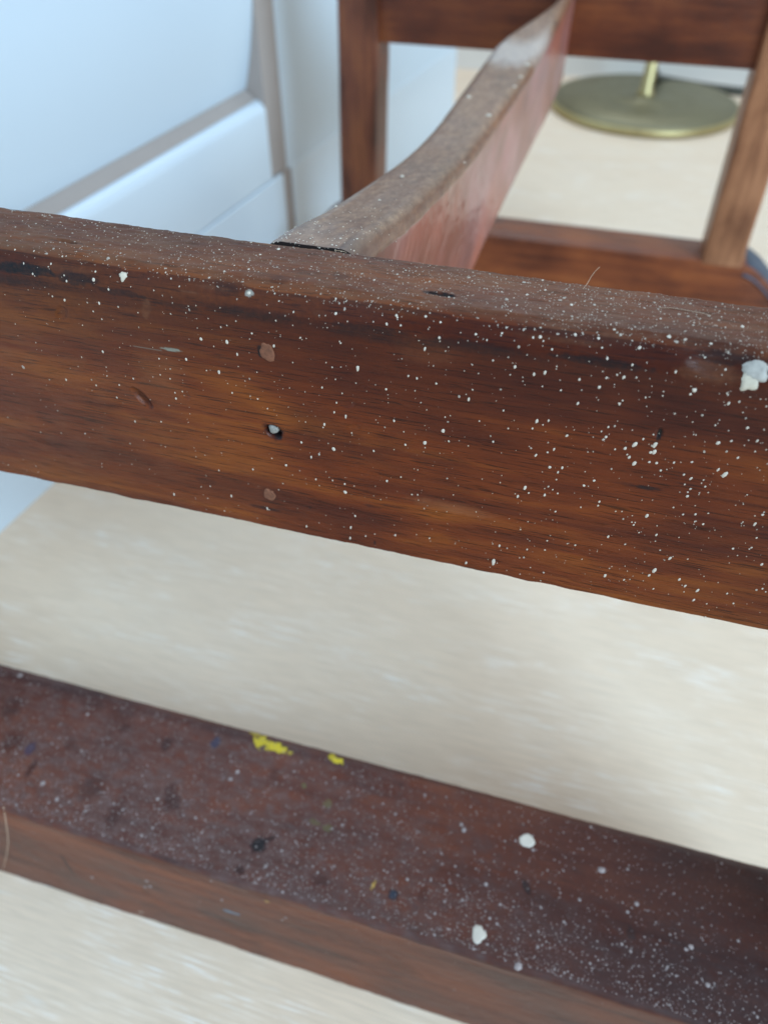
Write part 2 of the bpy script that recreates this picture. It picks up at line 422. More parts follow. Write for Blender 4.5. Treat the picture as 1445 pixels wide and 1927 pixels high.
def nmark(U, A, v, z):
    M = np.zeros(U.shape + (4,)); M[..., 3] = 1
    zt = z - Z_TOP
    top = np.clip((zt + .0022 + .0007 * vnoise(U * 60, 0 * U, 21, 3)) / .0016, 0, 1)
    # dusty, worn top face; grey grows to the left as painted sheen
    M[..., 2] = top * (.82 + .2 * vnoise(U * 60, A * 160, 22, 3)) * (.75 + .25 * np.clip(-U / .12, -1, 1))
    # darker band along the arris, fading down the front
    arr = np.exp(-((zt + .0062 + .0012 * vnoise(U * 50, 0 * U, 23, 3)) / .0034) ** 2)
    M[..., 0] = arr * np.clip(.78 + .4 * vnoise(U * 45, A * 50, 24, 3), 0, .92) * (v < .14)
    M[..., 0] = np.maximum(M[..., 0], .5 * np.clip(vnoise(U * 35, A * 60, 25, 4) * 1.8 - .45, 0, 1) * (v < .137))
    M[..., 0] = np.maximum(M[..., 0], .72 * np.clip(1 - (-zt - .004 + .004 * vnoise(U * 30, z * 60, 26, 3)) / (.030 + .012 * vnoise(U * 14, 0 * U, 27, 2)), 0, 1) ** 1.3 * (v < .137))
    M[..., 0] = np.maximum(M[..., 0], .35 * np.clip((U - .02) / .05, 0, 1) * (v < .137))  # front darkens to the right: light falloff painted in
    M[..., 2] = np.maximum(M[..., 2], .42 * np.clip((-.055 - U) / .07, 0, 1) * np.clip(.7 + .5 * vnoise(U * 40, A * 60, 29, 3), 0, 1) * (v < .137))  # grey sheen painted over the left of the front face
    def st(px, py, ru, ra, k=.9, ang=0, ch=0, soft=.5, seed=3):
        u, a = near.hit(px, py)
        M[..., ch] = np.maximum(M[..., ch], k * blob(U, A, u, a, ru * mm, ra * mm, ang, soft, .3, seed))
    st(425, 542, 5.0, 2.2, .85, 0, 0, .8); st(45, 505, 11, 1.6, 1, 0, 0, .6); st(230, 552, 9, 1.2, .9, -.05, 0, .8); st(330, 575, 8, 1.1, .85, 0, 0, .8); st(500, 590, 9, 1.0, .85, 0, 0, .8); st(690, 618, 12, 1.2, .9, 0, 0, .8); st(900, 650, 14, 1.1, .9, 0, 0, .8); st(1130, 682, 14, 1.3, .95, 0, 0, .8); st(1370, 672, 8, 2.0, .9, 0, 0, .8); st(140, 525, 8, 2.0, .95, 0, 0, .8); st(90, 500, 6, 2, .6, 0, 0, .8)
    st(830, 553, 3.6, .75, 1, 0, 0, .3); st(818, 550, 2.4, .8, 1, 0, 0, .3); st(125, 455, 3.6, .35, .8, 0, 0, .4)
    st(1240, 818, .55, 1.8, 1, 0, 0, .4); st(1215, 917, 3.4, .45, .95); st(1180, 912, 3.4, .45, .6); st(1300, 914, 2.6, .3, .9)
    st(500, 957, 4.2, .6, .85); st(545, 962, 3.6, .35, .7); st(530, 925, 3.2, .4, .5); st(700, 952, 2.2, .4, .7)
    st(740, 952, 3, .25, .6); st(583, 955, .45, .6, .8); st(705, 1022, .35, .9, .9); st(640, 900, .6, .3, .7)
    st(515, 812, 2.6, 2.3, 1, -.4, 0, .35); st(489, 661, .7, 1.7, 1, 0, 0, .4); st(503, 664, 2.5, 2.8, .55, 0, 0, .6); st(508, 931, 2.2, 2.5, .45, 0, 0, .6); st(268, 750, 3.0, 1.3, .6, -.9); st(560, 840, .5, 5, .25)
    st(105, 600, 3, 2.2, .5); st(1070, 700, 5, .9, .55, -.12); st(1150, 690, 9, 1.6, .6); st(860, 750, 5, 2.2, .45)
    st(1350, 650, 7, 2.0, .6, 0, 0, .9); st(960, 500, 4, 1, .3); st(640, 520, 2, 1.5, .35); st(525, 525, 2, 1.4, .35)
    st(1240, 1040, 5, .8, .4); st(1395, 948, 6, .5, .5); st(820, 865, 8, 2, .35); st(390, 905, 3, 1.2, .35)
    st(300, 700, 5, 8, .12, 0, 1, .9); st(300, 620, 6, 2, .0); st(1340, 700, 5, 2.2, .5, 0, 1, .6); st(1300, 700, 3, 1.0, .45, 0, 1)
    st(400, 540, 3.5, .5, .5, 0, 1); st(355, 548, 2, .3, .6, 0, 1); st(275, 580, 1.0, 3, .5, -.3, 1); st(600, 590, 1.6, .7, .25, 0, 1)
    st(1060, 640, 9, .6, .3, 0, 1); st(800, 660, 6, 3, .15, 0, 1); st(850, 955, 9, 1.6, .25, 0, 1, .8); st(120, 505, 7, .9, .25, 0, 1)
    # chipped pale line along the joint with the stretcher
    jn = np.exp(-((v - .1548) / .0005) ** 2) * (U > -.076) * (U < -.054) * (zt > -.002) * np.clip(.6 + vnoise(U * 900, 0 * U, 28, 3), 0, 1)
    M[..., 1] = np.maximum(M[..., 1], .8 * jn)
    return M
def npaint(U, A, v, z):
    M = np.zeros(U.shape + (4,))
    def pt(px, py, ru, ra, col, k=1, ang=0, soft=.3, rag=.4, seed=5):
        u, a = near.hit(px, py); m = k * blob(U, A, u, a, ru * mm, ra * mm, ang, soft, rag, seed)
        s = m > M[..., 3]; M[s] = np.concatenate([np.broadcast_to(col, s.shape + (3,))[s], m[s][:, None]], -1)
    pt(37, 397, 3.6, 1.6, (.27, .33, .35), .8); pt(322, 658, 2.6, .5, (.22, .24, .20), .8); pt(275, 656, 3.5, .25, (.2, .2, .17), .5)
    pt(468, 548, .9, 1.0, (.5, .55, .5), .4)
    return M
near.build('top_rail', M_RAIL, nmark, npaint)

# paint specks: low domes on the surface, all one part; the large ones by themselves
def speck_mesh(C, Nn, R, asp, lean, k=7):
    """C centres, Nn normals, R radii, asp long/short, lean of the long axis"""
    n = len(R); ux = np.array([1., 0, 0])
    T1 = np.broadcast_to(ux, (n, 3)); T2 = np.cross(Nn, T1); T2 /= np.linalg.norm(T2, axis=1)[:, None]
    flip = np.where(T2[:, 2] + T2[:, 1] < 0, -1, 1)[:, None]; T2 = T2 * flip
    T1b = T1 * np.cos(lean)[:, None] - T2 * np.sin(lean)[:, None]; T2b = T1 * np.sin(lean)[:, None] + T2 * np.cos(lean)[:, None]
    V = []; F = []
    hgt = R * .28
    a = np.arange(k) * 2 * np.pi / k
    jit = rng.uniform(.82, 1.15, (n, k))
    ring0 = C[:, None] + (T1b[:, None] * np.cos(a)[None, :, None] + T2b[:, None] * (np.sin(a)[None, :] * asp[:, None])[..., None]) * (R[:, None] * jit)[..., None] - Nn[:, None] * 2e-5
    ring1 = C[:, None] + (T1b[:, None] * np.cos(a)[None, :, None] + T2b[:, None] * (np.sin(a)[None, :] * asp[:, None])[..., None]) * (R[:, None] * jit * .72)[..., None] + Nn[:, None] * (hgt * .8)[:, None, None]
    top = C + Nn * hgt[:, None]
    V = np.concatenate([ring0, ring1, top[:, None]], 1)              # n, 2k+1, 3
    tri = []
    for i in range(k):
        j = (i + 1) % k
        tri += [(i, j, k + j), (i, k + j, k + i), (k + i, k + j, 2 * k)]
    tri = np.array(tri)
    F = (np.arange(n)[:, None, None] * (2 * k + 1) + tri[None]).reshape(-1, 3)
    return V.reshape(-1, 3), F

# specks that can be read one by one in the photo: px, py, half width in photo pixels, long/short
BIG = [(377,639,4,1),(427,643,4,1.2),(411,702,3.4,1.6),(445,668,2.6,1.6),(402,652,1.7,1),(512,862,2,1),(672,695,4,1.9),(605,731,2.2,1.4),(633,758,2,1.3),(650,785,2.6,2),(628,777,2.3,1.6),(610,799,2.8,1.5),
(585,861,2.6,1.8),(567,833,2.6,1.2),(595,901,2.2,1.2),(626,904,2,1.2),(650,925,4.4,1),(476,883,2.4,1.2),(412,885,1.8,1.3),(435,934,2.3,1.6),(395,916,1.6,1.2),(328,930,2.4,1.6),(503,957,2.6,1.8),(576,992,2.3,1.8),(660,993,2.5,1.8),(659,1013,2.5,2.1),
(668,971,2.8,1.1),(688,1009,2.2,1.2),(744,1007,2.4,1.4),(728,905,3.2,1.1),(703,849,2.4,1.3),(754,898,2.2,1.3),(661,816,2,1.2),(630,591,3.6,1.2),(747,592,3.6,1),(754,612,2.8,1),(801,594,3,1.1),(799,657,2.8,1.9),(826,636,3,1.1),(882,751,3.2,1.7),
(829,604,2.6,1.2),(784,713,2.8,1),(741,792,2.6,1.4),(799,834,4.4,1.2),(800,842,1.8,1),(844,831,2.4,1.2),(881,839,1.8,1.1),(928,830,2.6,1.3),(947,773,2.4,1.2),(1008,856,2.6,1.7),(1042,847,2.6,1.7),(1058,879,2.6,1.5),(1050,888,2.4,1.5),(988,916,3.4,1.8),(974,934,3,1.9),(995,926,2.6,1.2),
(1025,930,3.2,1.3),(1040,920,1.8,1.2),(1045,963,2.4,1.2),(798,957,1.8,1.1),(775,931,2.4,1.1),(786,930,1.9,1.4),(877,1059,2.6,1.8),(928,1058,4.4,2.2),(940,1026,2.4,1.6),(1017,1093,1.6,1.1),(998,1068,1.6,1.1),(1010,792,3.4,1.6),(1032,791,2.4,1.6),(1087,758,3,1.7),(1055,735,2.2,1.2),
(1005,703,3.2,1.3),(1025,702,3.6,1.4),(1090,715,2.8,1.4),(1141,710,3,1.1),(1173,711,3.4,1.6),(1166,760,2.4,1.8),(1140,822,3.4,1),(1157,846,2.2,1),(1194,837,4.8,1.6),(1176,845,3.4,1.4),(1184,860,3.6,1.2),(1193,871,4.6,1.3),(1232,837,4.6,1.7),(1231,850,4.6,1.4),(1210,828,2.4,1.3),
(1235,873,3.4,1),(1243,887,2.6,1),(1287,894,2.6,1.3),(1300,900,3,1.6),(1293,933,3.2,1.2),(1299,920,2.8,1),(1351,835,4.2,1.3),(1363,894,4.6,1.7),(1351,884,2.6,1.8),(1376,829,3,1),(1425,831,2.8,1.5),(1388,863,2.6,1.1),(1371,758,3,1.6),(1306,734,5,1),(1299,740,3,1),
(1217,970,3.6,1.6),(1192,988,2.4,1.3),(1202,1003,2,1.2),(1235,1006,2.6,1.6),(1236,990,1.6,1.2),(1144,1011,2.6,1.6),(1082,1027,2.4,1.2),(1067,1024,1.7,1.2),(1095,1053,1.5,1.1),(1176,1025,2,1.3),(1285,967,2.4,1.2),(1308,967,2.6,1.2),(1323,986,2.6,1.2),(1260,1052,3,1.8),(1231,1073,4,1.9),(1221,1084,2.8,1.6),
(1138,1084,3,1.7),(1174,1092,2.4,1.5),(1278,1091,3,1.5),(1289,1104,2.6,1.6),(1312,1112,3,1.8),(1305,1129,2.4,1.8),(1368,1118,2,1.5),(1420,985,3,1.8),(1414,1030,2.4,1.2),(1433,1061,3,1.2),(1229,1109,2,1.3),(1093,953,2,1.3),(1125,952,2.2,1.2),(1170,962,1.8,1.1),(1327,1166,2.2,1.1),(1268,1153,1.6,1),
(1082,630,4,1),(1017,632,4,1),(1003,634,3.2,1),(944,626,3,1),(895,628,3,1),(1126,635,3.6,1),(1156,618,4,1),(1259,632,5.4,1),(1338,643,4,1),(1075,573,4.6,1),(1026,545,3.4,1),(1243,599,3,1),(748,597,2.4,1),(845,557,3.2,1),(525,467,5,1),(489,478,3,1),(467,548,4.4,1),(468,505,3,1),
(229,522,1.5,1),(174,527,4,1),(203,545,2.6,1),(180,510,2.4,1),(60,516,2.2,1),(120,518,2.2,1),(187,570,2.6,1.4),(99,557,2.2,1),(175,586,2,1),(192,663,2.6,1.4),(155,612,1.7,1),(225,654,1.4,1),(301,706,1.8,1),(319,714,2,1),(224,725,2,1.2),(250,713,2,1.2),(181,725,2,1.2),(124,715,2.2,1.3),(255,792,2,1.5),(330,738,2,1.2),(331,750,2.6,1.2),(343,737,2,1),
(1133,653,2.4,1),(1271,700,2.6,1.4),(1327,671,2.4,1),(1366,697,2.4,1.3),(984,716,1.7,1),(960,704,1.8,1),(1038,659,2.4,1),(838,783,2,1),(760,812,1.8,1)]
def specks_for(rail, big, n_front, n_top, front_rng, top_rng, ubounds, density):
    C = []; 
    us = []; As = []; Rs = []; asps = []; le = []
    for px, py, r, asp in big:
        u, a = rail.hit(px, py); d = math.sqrt(u * u + .134 ** 2 + (H - np.interp(a, rail.S, rail.P[:, 1])) ** 2)
        us.append(u); As.append(a); Rs.append(r * .79 * d / 1446); asps.append(asp if a > .068 else max(1.15, asp * 1.25)); le.append(.12 + max(0, u + .02) * 3 + rng.normal(0, .1))
    for n, (a0, a1), front in ((n_front, front_rng, True), (n_top, top_rng, False)):
        m = 0
        while m < n:
            u = rng.uniform(*ubounds); a = rng.uniform(a0, a1)
            if rng.uniform() > density(u, a, front): continue
            m += 1; us.append(u); As.append(a)
            Rs.append(min(.00052, rng.lognormal(math.log(.000105 if front else .000090), .48)))
            asps.append(rng.uniform(1, 1.7) if front else rng.uniform(.8, 1.4)); le.append(rng.normal(.15, .25))
    us, As, Rs, asps, le = map(np.array, (us, As, Rs, asps, le))
    P, N = rail.at(us, As)
    return P, N, Rs, asps, le
def dens(u, a, front):
    k = .22 + .78 * np.clip((u + .14) / .17, 0, 1)
    cl = .5 + .5 * vnoise(u * 70, a * 90, 41, 2)
    if front: k = k * (.35 + .65 * (a / .0725) ** 2)
    else: k = k ** .7
    return float(k * (.3 + .9 * cl))
P, N, R, ASP, LE = specks_for(near, BIG, 1350, 5600, (.001, .071), (.0705, .095), (-.165, .065), dens)
M_FINE = plain('thin_rubbed_paint', (.36, .32, .27), .5, 0, .6, 400)
nb = len(BIG); i_ = np.arange(len(R)); front_ = N[:, 1] < -.8
hi = (i_ < nb) | (front_ & (rng.uniform(size=len(R)) < .62)) | (rng.uniform(size=len(R)) < .12)
for sel, m_, lb in ((hi, M_SPECK, 'white paint spatter dots over the near upper rail'), (~hi, M_FINE, 'faint rubbed paint spatter over the near upper rail')):
    V, F = speck_mesh(P[sel], N[sel], R[sel], ASP[sel], LE[sel])
    link('paint_speckle', mesh_np('paint_speckle', V, F), stand, m_, kind='stuff', label=lb)

def dome(name, rail, px, py, ru, ra, hgt, mat, seed, ang=0, flat=.55, base=0.0, seg=26, rings=7, rag=.12, **props):
    u0, a0 = rail.hit(px, py); V = []; F = []
    rr = np.linspace(0, 1, rings)[1:]
    th = np.arange(seg) * 2 * np.pi / seg
    j = 1 + rag * vnoise(np.cos(th) * 1.3 + seed, np.sin(th) * 1.3, seed, 3)
    c, s = math.cos(ang), math.sin(ang)
    def pt(x, y, h):
        u = u0 + (x * c - y * s); a = a0 + (x * s + y * c)
        p, n = rail.at(np.array([u]), np.array([a])); return tuple(p[0] + n[0] * h)
    V.append(pt(0, 0, hgt + base))
    for r in rr:
        h = hgt * (1 - max(0, (r - flat) / (1 - flat)) ** 2) * (1 + .25 * float(vnoise(r * 5, seed, 3)))
        if r == 1: h = -.00012 if base == 0 else -.0003
        for k in range(seg): V.append(pt(ru * mm * r * j[k] * math.cos(th[k]), ra * mm * r * j[k] * math.sin(th[k]), h + base))
    for k in range(seg): F.append((0, 1 + k, 1 + (k + 1) % seg))
    for i in range(len(rr) - 1):
        for k in range(seg):
            F.append((1 + i * seg + k, 1 + (i + 1) * seg + k, 1 + (i + 1) * seg + (k + 1) % seg, 1 + i * seg + (k + 1) % seg))
    me = poly_mesh(name, V, F)
    for p in me.polygons: p.use_smooth = True
    import bmesh
    bm = bmesh.new(); bm.from_mesh(me); bmesh.ops.recalc_face_normals(bm, faces=bm.faces); bm.to_mesh(me); bm.free()
    return link(name, me, stand, mat, **props)
dome('wood_plug', near, 503, 664, 2.0, 2.3, .00012, M_PLUG, 3, .3, .9, rag=.4)
dome('wood_plug', near, 508, 931, 1.75, 2.1, .00012, M_PLUG, 5, -.3, .9, rag=.4)
M_BLOB2 = plain('greyed_thick_paint', (.37, .36, .33), .55, 0, .5, 700)
dome('paint_blob', near, 1420, 700, 2.5, 1.9, .0005, M_BLOB2, 8, 0, .2, rag=.6)
dome('paint_blob', near, 1413, 714, 2.0, 2.8, .0003, M_BLOB, 9, .1, .5, rag=.5)
dome('paint_blob', near, 229, 517, 1.0, 1.3, .0004, M_BLOB, 12, 0, .3, rag=.6)

# nail head sunk in its hole
u0, a0 = near.hit(515, 810); ph = np.interp(a0, near.S, near.P[:, 1])
def small_lathe(name, loc, axis, prof, mat, seg=14, squash=1.0, **props):
    V = []; F = []
    ax = Vector(axis).normalized(); e1 = Vector((1, 0, 0)); e2 = ax.cross(e1)
    for r, h in prof:
        for k in range(seg):
            t = 2 * math.pi * k / seg; rr = r * (1 + .12 * math.sin(3 * t + 1) + .07 * math.sin(5 * t))
            V.append(tuple(Vector(loc) + ax * h + e1 * rr * math.cos(t) * squash + e2 * rr * math.sin(t)))
    for i in range(len(prof) - 1):
        for k in range(seg): F.append((i * seg + k, i * seg + (k + 1) % seg, (i + 1) * seg + (k + 1) % seg, (i + 1) * seg + k))
    F.append(tuple((len(prof) - 1) * seg + k for k in range(seg)))
    me = poly_mesh(name, V, F)
    for p in me.polygons: p.use_smooth = True
    return link(name, me, stand, mat, **props)
small_lathe('nail_head', (u0, .1352, ph + .0002), (-.15, -1, .1), [(.00145, 0), (.00145, .0007), (.0011, .0011), (.0004, .0013)], M_NAIL, squash=.95)

# ---- foot rails: long bars on the floor
prof = rounded_profile(.085, .1445, .0002, H - .2865, .0022, .0050, fine=.0006)
FZ = H - .2865
def foot_relief(U, A, v, z):
    r = .0006 * vnoise(U * 25, A * 30, 51, 3) + .00015 * vnoise(U * 260, A * 260, 52, 3)
    g = np.exp(-((z - FZ) / .003) ** 2) * np.exp(-((v - .0855) / .003) ** 2)
    return r + g * .0016 * vnoise(U * 45, 0 * U, 53, 3)
foot = Rail(prof, us_fine(-.26, .15, -.235, .125, .0006), foot_relief)
foot.vis = int(np.argmin(np.abs(foot.S - (FZ + .062))))
def fmark(U, A, v, z):
    M = np.zeros(U.shape + (4,)); M[..., 3] = 1
    top = np.clip((z - (FZ - .0022) + .0006 * vnoise(U * 60, 0 * U, 61, 3)) / .0012, 0, 1)
    near_front = np.clip(1 - (v - .085) / .045, 0, 1)
    M[..., 2] = top * np.clip(.55 + .5 * near_front * .7 + .30 * vnoise(U * 40, v * 80, 62, 4) + .55 * vnoise(U * 320, v * 420, 66, 3) - .75 * np.clip((U + .05) / .1, 0, 1) * (1 - .6 * near_front), 0, 1)
    M[..., 0] = np.clip(vnoise(U * 60, v * 90 + z * 90, 63, 4) * 2.2 - 1.0, 0, .6) * top
    M[..., 0] = np.maximum(M[..., 0], .2 * np.exp(-((v - .0865) / .0016) ** 2) * top)
    M[..., 0] = np.maximum(M[..., 0], .5 * np.exp(-((v - .139) / .002) ** 2) * np.clip((-.02 - U) / .05, 0, 1) * top)
    M[..., 0] = np.maximum(M[..., 0], .8 * top * np.clip((U + .08) / .15, 0, 1))  # right part of the top darkened to paint the light falling off
    M[..., 0] = np.maximum(M[..., 0], .35 * (1 - top) * np.clip((U + .05) / .15, 0, 1))  # front face gets the same painted falloff
    M[..., 0] = np.maximum(M[..., 0], (1 - top) * np.clip(vnoise(U * 50, z * 90, 64, 4) * 1.5 - .45, 0, .5))
    def st(px, py, ru, ra, k=.95, ang=0, ch=0, soft=.5, seed=3):
        u, a = foot.hit(px, py); M[..., ch] = np.maximum(M[..., ch], k * blob(U, A, u, a, ru * mm, ra * mm, ang, soft, .3, seed))
    st(487, 1592, 2.8, 3.2, 1, -.7); st(505, 1580, 3.2, .8, .9, .5); st(452, 1638, 1.8, 1.6, .8); st(740, 1685, 2.0, 2.2, .95); st(797, 1685, 2.4, 3.6, .6, 0, 0, .9)
    st(990, 1668, 1.5, 3.2, .95, .5); st(1187, 1758, 2, 2.2, .9); st(185, 1313, 5, 7, .5, 0, 0, .9); st(235, 1335, 6, 7, .5, 0, 0, .9)
    st(20, 1335, 4, 5, .5, 0, 0, .9); st(22, 1400, 4, 5, .5, 0, 0, .9); st(322, 1485, 2.5, 3, .5); st(172, 1482, 5, 5, .5, 0, 0, .9); st(215, 1535, 2.5, 6, .5, 0, 0, .9)
    st(312, 1400, 2, 3, .7); st(60, 1445, 1.4, 4, .7); st(520, 1390, 3, 3, .6); st(128, 1630, .8, 11, .95, 0, 0, .3); st(32, 1590, 2, 3, .5)
    st(310, 1617, 6, .8, .7); st(275, 1680, 2, 2, .5); st(385, 1692, 5, 1.2, .6); st(1080, 1840, 3, 2, .6); st(410, 1750, 3, .6, .6)
    st(1300, 1870, 3, 3, .5); st(1350, 1740, 6, 8, .6, 0, 0, 1); st(1400, 1850, 6, 6, .6, 0, 0, 1)
    return M
def fpaint(U, A, v, z):
    M = np.zeros(U.shape + (4,))
    def pt(px, py, ru, ra, col, k=1, ang=0, soft=.3, rag=.55, seed=5):
        u, a = foot.hit(px, py); m = k * blob(U, A, u, a, ru * mm, ra * mm, ang, soft, rag, seed)
        s = m > M[..., 3]; M[s] = np.concatenate([np.broadcast_to(col, s.shape + (3,))[s], m[s][:, None]], -1)
    Y = (.55, .42, .02)
    pt(520, 1407, 5.5, 2.2, Y, 1, 0, .3, .6, 5); pt(492, 1395, 2.6, 3.0, Y, .9, -.3, .3, .8, 6); pt(481, 1382, 2.2, 1.6, Y, .6, 0, .4, .9, 7)
    pt(635, 1431, 3.0, 1.4, Y, 1, 0, .3, .6, 8); pt(625, 1424, 1.2, 2.0, Y, .8, 0, .3, .7, 9); pt(408, 1345, 2.5, .8, Y, .3)
    G = (.16, .22, .07)
    pt(592, 1548, 2, 1.2, G, .2); pt(617, 1560, 1.8, 1.4, G, .22); pt(618, 1512, 2, 1.8, G, .22); pt(573, 1478, 1, 1, G, .3)
    pt(435, 1718, 3.6, 1.4, (.10, .17, .24), .95, -.05, .3, .3); pt(405, 1397, 1.6, 2.4, (.02, .03, .07), .7); pt(57, 1410, 1.8, 2.6, (.03, .035, .08), .6)
    pt(740, 1683, 1.4, 1.4, (.02, .04, .07), .6); pt(264, 1718, 1.4, .8, (.5, .4, .33), .8)
    pt(702, 1667, .6, 1.8, (.42, .26, .06), .9, -.3); pt(502, 1697, .8, 1.0, (.40, .24, .05), .9)
    # the red undercoat that shows along the floor arris
    return M
foot_o = foot.build('foot_rail', M_FOOT, fmark, fpaint)
FBIG = [(1132,1637,6,1),(975,1820,6,1.2),(873,1562,5,1),(868,1552,3.5,1),(276,1657,3.6,1),(283,1668,3.6,1),(273,1670,3.6,1),(174,1651,3.4,1),(81,1474,4.2,1),(106,1505,3.6,1),(296,1503,3.4,1),(447,1452,4,1),(433,1468,4,1),(38,1270,5,1),(164,1345,3,1),
        (1332,1855,4,1),(1300,1782,4,1),(1290,1786,3,1),(1198,1703,4,1),(1090,1695,3,1),(914,1665,3.6,1),(766,1655,3.2,1),(417,1694,2.6,1),(531,1732,2.6,1),(537,1728,2.6,1),(398,1658,2.6,1),(1003,1600,3,1)]
P, N, R, ASP, LE = specks_for(foot, FBIG, 160, 0, (.02, FZ - .004), (0, 1), (-.22, .12), lambda u, a, f: .6)
# grit on the top, thickest towards the front edge and the left
us = []; As = []; Rs = []
while len(us) < 9000:
    u = rng.uniform(-.235, .125); t = rng.uniform(0, .054); a = FZ + t
    k = (.25 + .75 * math.exp(-t / .018)) * (.55 + .45 * float(vnoise(u * 60, a * 80, 71, 3))) * (1.0 if u < -.02 else .6 + .4 * (t < .02))
    if rng.uniform() > k: continue
    us.append(u); As.append(a); Rs.append(min(.0006, rng.lognormal(math.log(.00014), .5)))
us, As, Rs = map(np.array, (us, As, Rs)); P2, N2 = foot.at(us, As)
V, F = speck_mesh(np.concatenate([P, P2]), np.concatenate([N, N2]), np.concatenate([R * 1.25, Rs]), np.concatenate([ASP, np.ones(len(Rs))]), np.concatenate([LE, 0 * Rs]), 6)
M_GRIT = plain('greyish_paint_grit', (.27, .225, .22), .5, 0, .7, 300)
link('paint_grit', mesh_np('paint_grit', V, F), stand, M_GRIT, kind='stuff', label='greyish paint grit over the near foot rail')
M_SPOT = plain('ivory_paint_spot', (.55, .50, .43), .5, 0, .15, 900)
dome('paint_spot', foot, 990, 1583, 2.9, 2.7, .0003, M_SPOT, 15, 0, .7, rag=.35)
dome('paint_spot', foot, 901, 1757, 2.6, 3.2, .0003, M_SPOT, 16, 0, .7, rag=.35)

# end caps and simple bars -------------------------------------------------
def bar(name, c0, c1, half0, half1, mat, r=.0025, parent=stand, nz=24, wob=.0004, seed=1):
    """upright or level bar between two centres with rounded rectangular section; half = (hx, hy) on its own axes"""
    c0 = Vector(c0); c1 = Vector(c1); d = (c1 - c0).normalized()
    if abs(d.z) > .7: e1, e2 = Vector((1, 0, 0)), Vector((0, 1, 0))
    elif abs(d.x) > .7: e1, e2 = Vector((0, 1, 0)), Vector((0, 0, 1))
    else: e1, e2 = Vector((1, 0, 0)), Vector((0, 0, 1))
    V = []; F = []; sec = []
    for (sx, sy, a0) in ((1, 1, 0), (-1, 1, 90), (-1, -1, 180), (1, -1, 270)):
        for i in range(5): sec.append((sx, sy, math.radians(a0 + 90 * i / 4)))
    for k in range(nz + 1):
        t = k / nz; c = c0.lerp(c1, t); hx = half0[0] + (half1[0] - half0[0]) * t; hy = half0[1] + (half1[1] - half0[1]) * t
        for sx, sy, a in sec:
            q = wob * float(vnoise(t * 9 + sx * 3, sy * 5 + seed, seed, 2))
            V.append(tuple(c + e1 * (sx * (hx - r) + (r + q) * math.cos(a)) + e2 * (sy * (hy - r) + (r + q) * math.sin(a))))
    n = len(sec)
    for k in range(nz):
        for i in range(n): F.append((k * n + i, k * n + (i + 1) % n, (k + 1) * n + (i + 1) % n, (k + 1) * n + i))
    F.append(tuple(range(n))[::-1]); F.append(tuple(nz * n + i for i in range(n)))
    me = poly_mesh(name, V, F)
    for p in me.polygons: p.use_smooth = len(p.vertices) == 4
    me.set_sharp_from_angle(angle=math.radians(50)) if hasattr(me, 'set_sharp_from_angle') else None
    import bmesh
    bm = bmesh.new(); bm.from_mesh(me); bmesh.ops.recalc_face_normals(bm, faces=bm.faces); bm.to_mesh(me); bm.free()
    return link(name, me, parent, mat)

# far foot rail, its ends sloped off
def shaped_bar(name, v0, v1, us, tops, z0, mat, rf=.003, **props):
    V = []; F = []
    n = None
    for u, zt in zip(us, tops):
        pr, _ = rounded_profile(v0, v1, z0, max(zt, z0 + .012), rf, rf, fine=.004, coarse=.01) if False else (None, None)
        sec = [(v0, z0), (v0, zt - rf), (v0 + rf * .3, zt - rf * .3), (v0 + rf, zt), ((v0 + v1) / 2, zt + .0002), (v1 - rf, zt), (v1 - rf * .3, zt - rf * .3), (v1, zt - rf), (v1, z0)]
        n = len(sec)
        for v, z in sec: V.append((u, v, z))
    for k in range(len(us) - 1):
        for i in range(n): F.append((k * n + i, k * n + (i + 1) % n, (k + 1) * n + (i + 1) % n, (k + 1) * n + i))
    F.append(tuple(range(n))); F.append(tuple((len(us) - 1) * n + i for i in range(n))[::-1])
    me = poly_mesh(name, V, F)
    import bmesh
    bm = bmesh.new(); bm.from_mesh(me); bmesh.ops.recalc_face_normals(bm, faces=bm.faces); bm.to_mesh(me); bm.free()
    for p in me.polygons: p.use_smooth = True
    me.set_sharp_from_angle(angle=math.radians(40))
    return link(name, me, stand, mat, **props)
us_ = list(np.linspace(-.262, -.225, 7)) + list(np.linspace(-.2, .115, 12)) + list(np.linspace(.122, .160, 8))
tp_ = [FZ - .035 * (1 - i / 6) ** 1.6 for i in range(7)] + [FZ] * 12 + [FZ - .034 * ((i + 1) / 8) ** 1.6 for i in range(8)]
M_FARFOOT = wood('orange_brown_foot_wood', 0, (.08, .02, .009), (.19, .048, .015), (.28, .08, .022), attrs=False, grain=.5)
shaped_bar('foot_rail', .63, .672, us_, tp_, .0002, M_FARFOOT)
# blue-grey paint daubed on the far foot rail's sloping right end
M_DAUB = plain('blue_grey_paint', (.055, .07, .10), .6, 0, .5, 120)
V = []; F = []
dn = 14
for i in range(dn + 1):
    u = .119 + .041 * i / dn; zt = np.interp(u, us_, tp_)
    for j in range(7):
        v = .6285 + .045 * j / 6
        edge = (i in (0, dn)) or (j in (0, 6))
        V.append((u, v, zt + (.0012 if not edge else -.0008) + .0006 * float(vnoise(i * .7, j * .9, 5)) - (.006 if j == 0 else 0)))
for i in range(dn):
    for j in range(6): F.append((i * 7 + j, (i + 1) * 7 + j, (i + 1) * 7 + j + 1, i * 7 + j + 1))
me = poly_mesh('paint_daub', V, F)
for p in me.polygons: p.use_smooth = True
link('paint_daub', me, stand, M_DAUB, label='blue grey paint daubed on the end of the far foot rail')

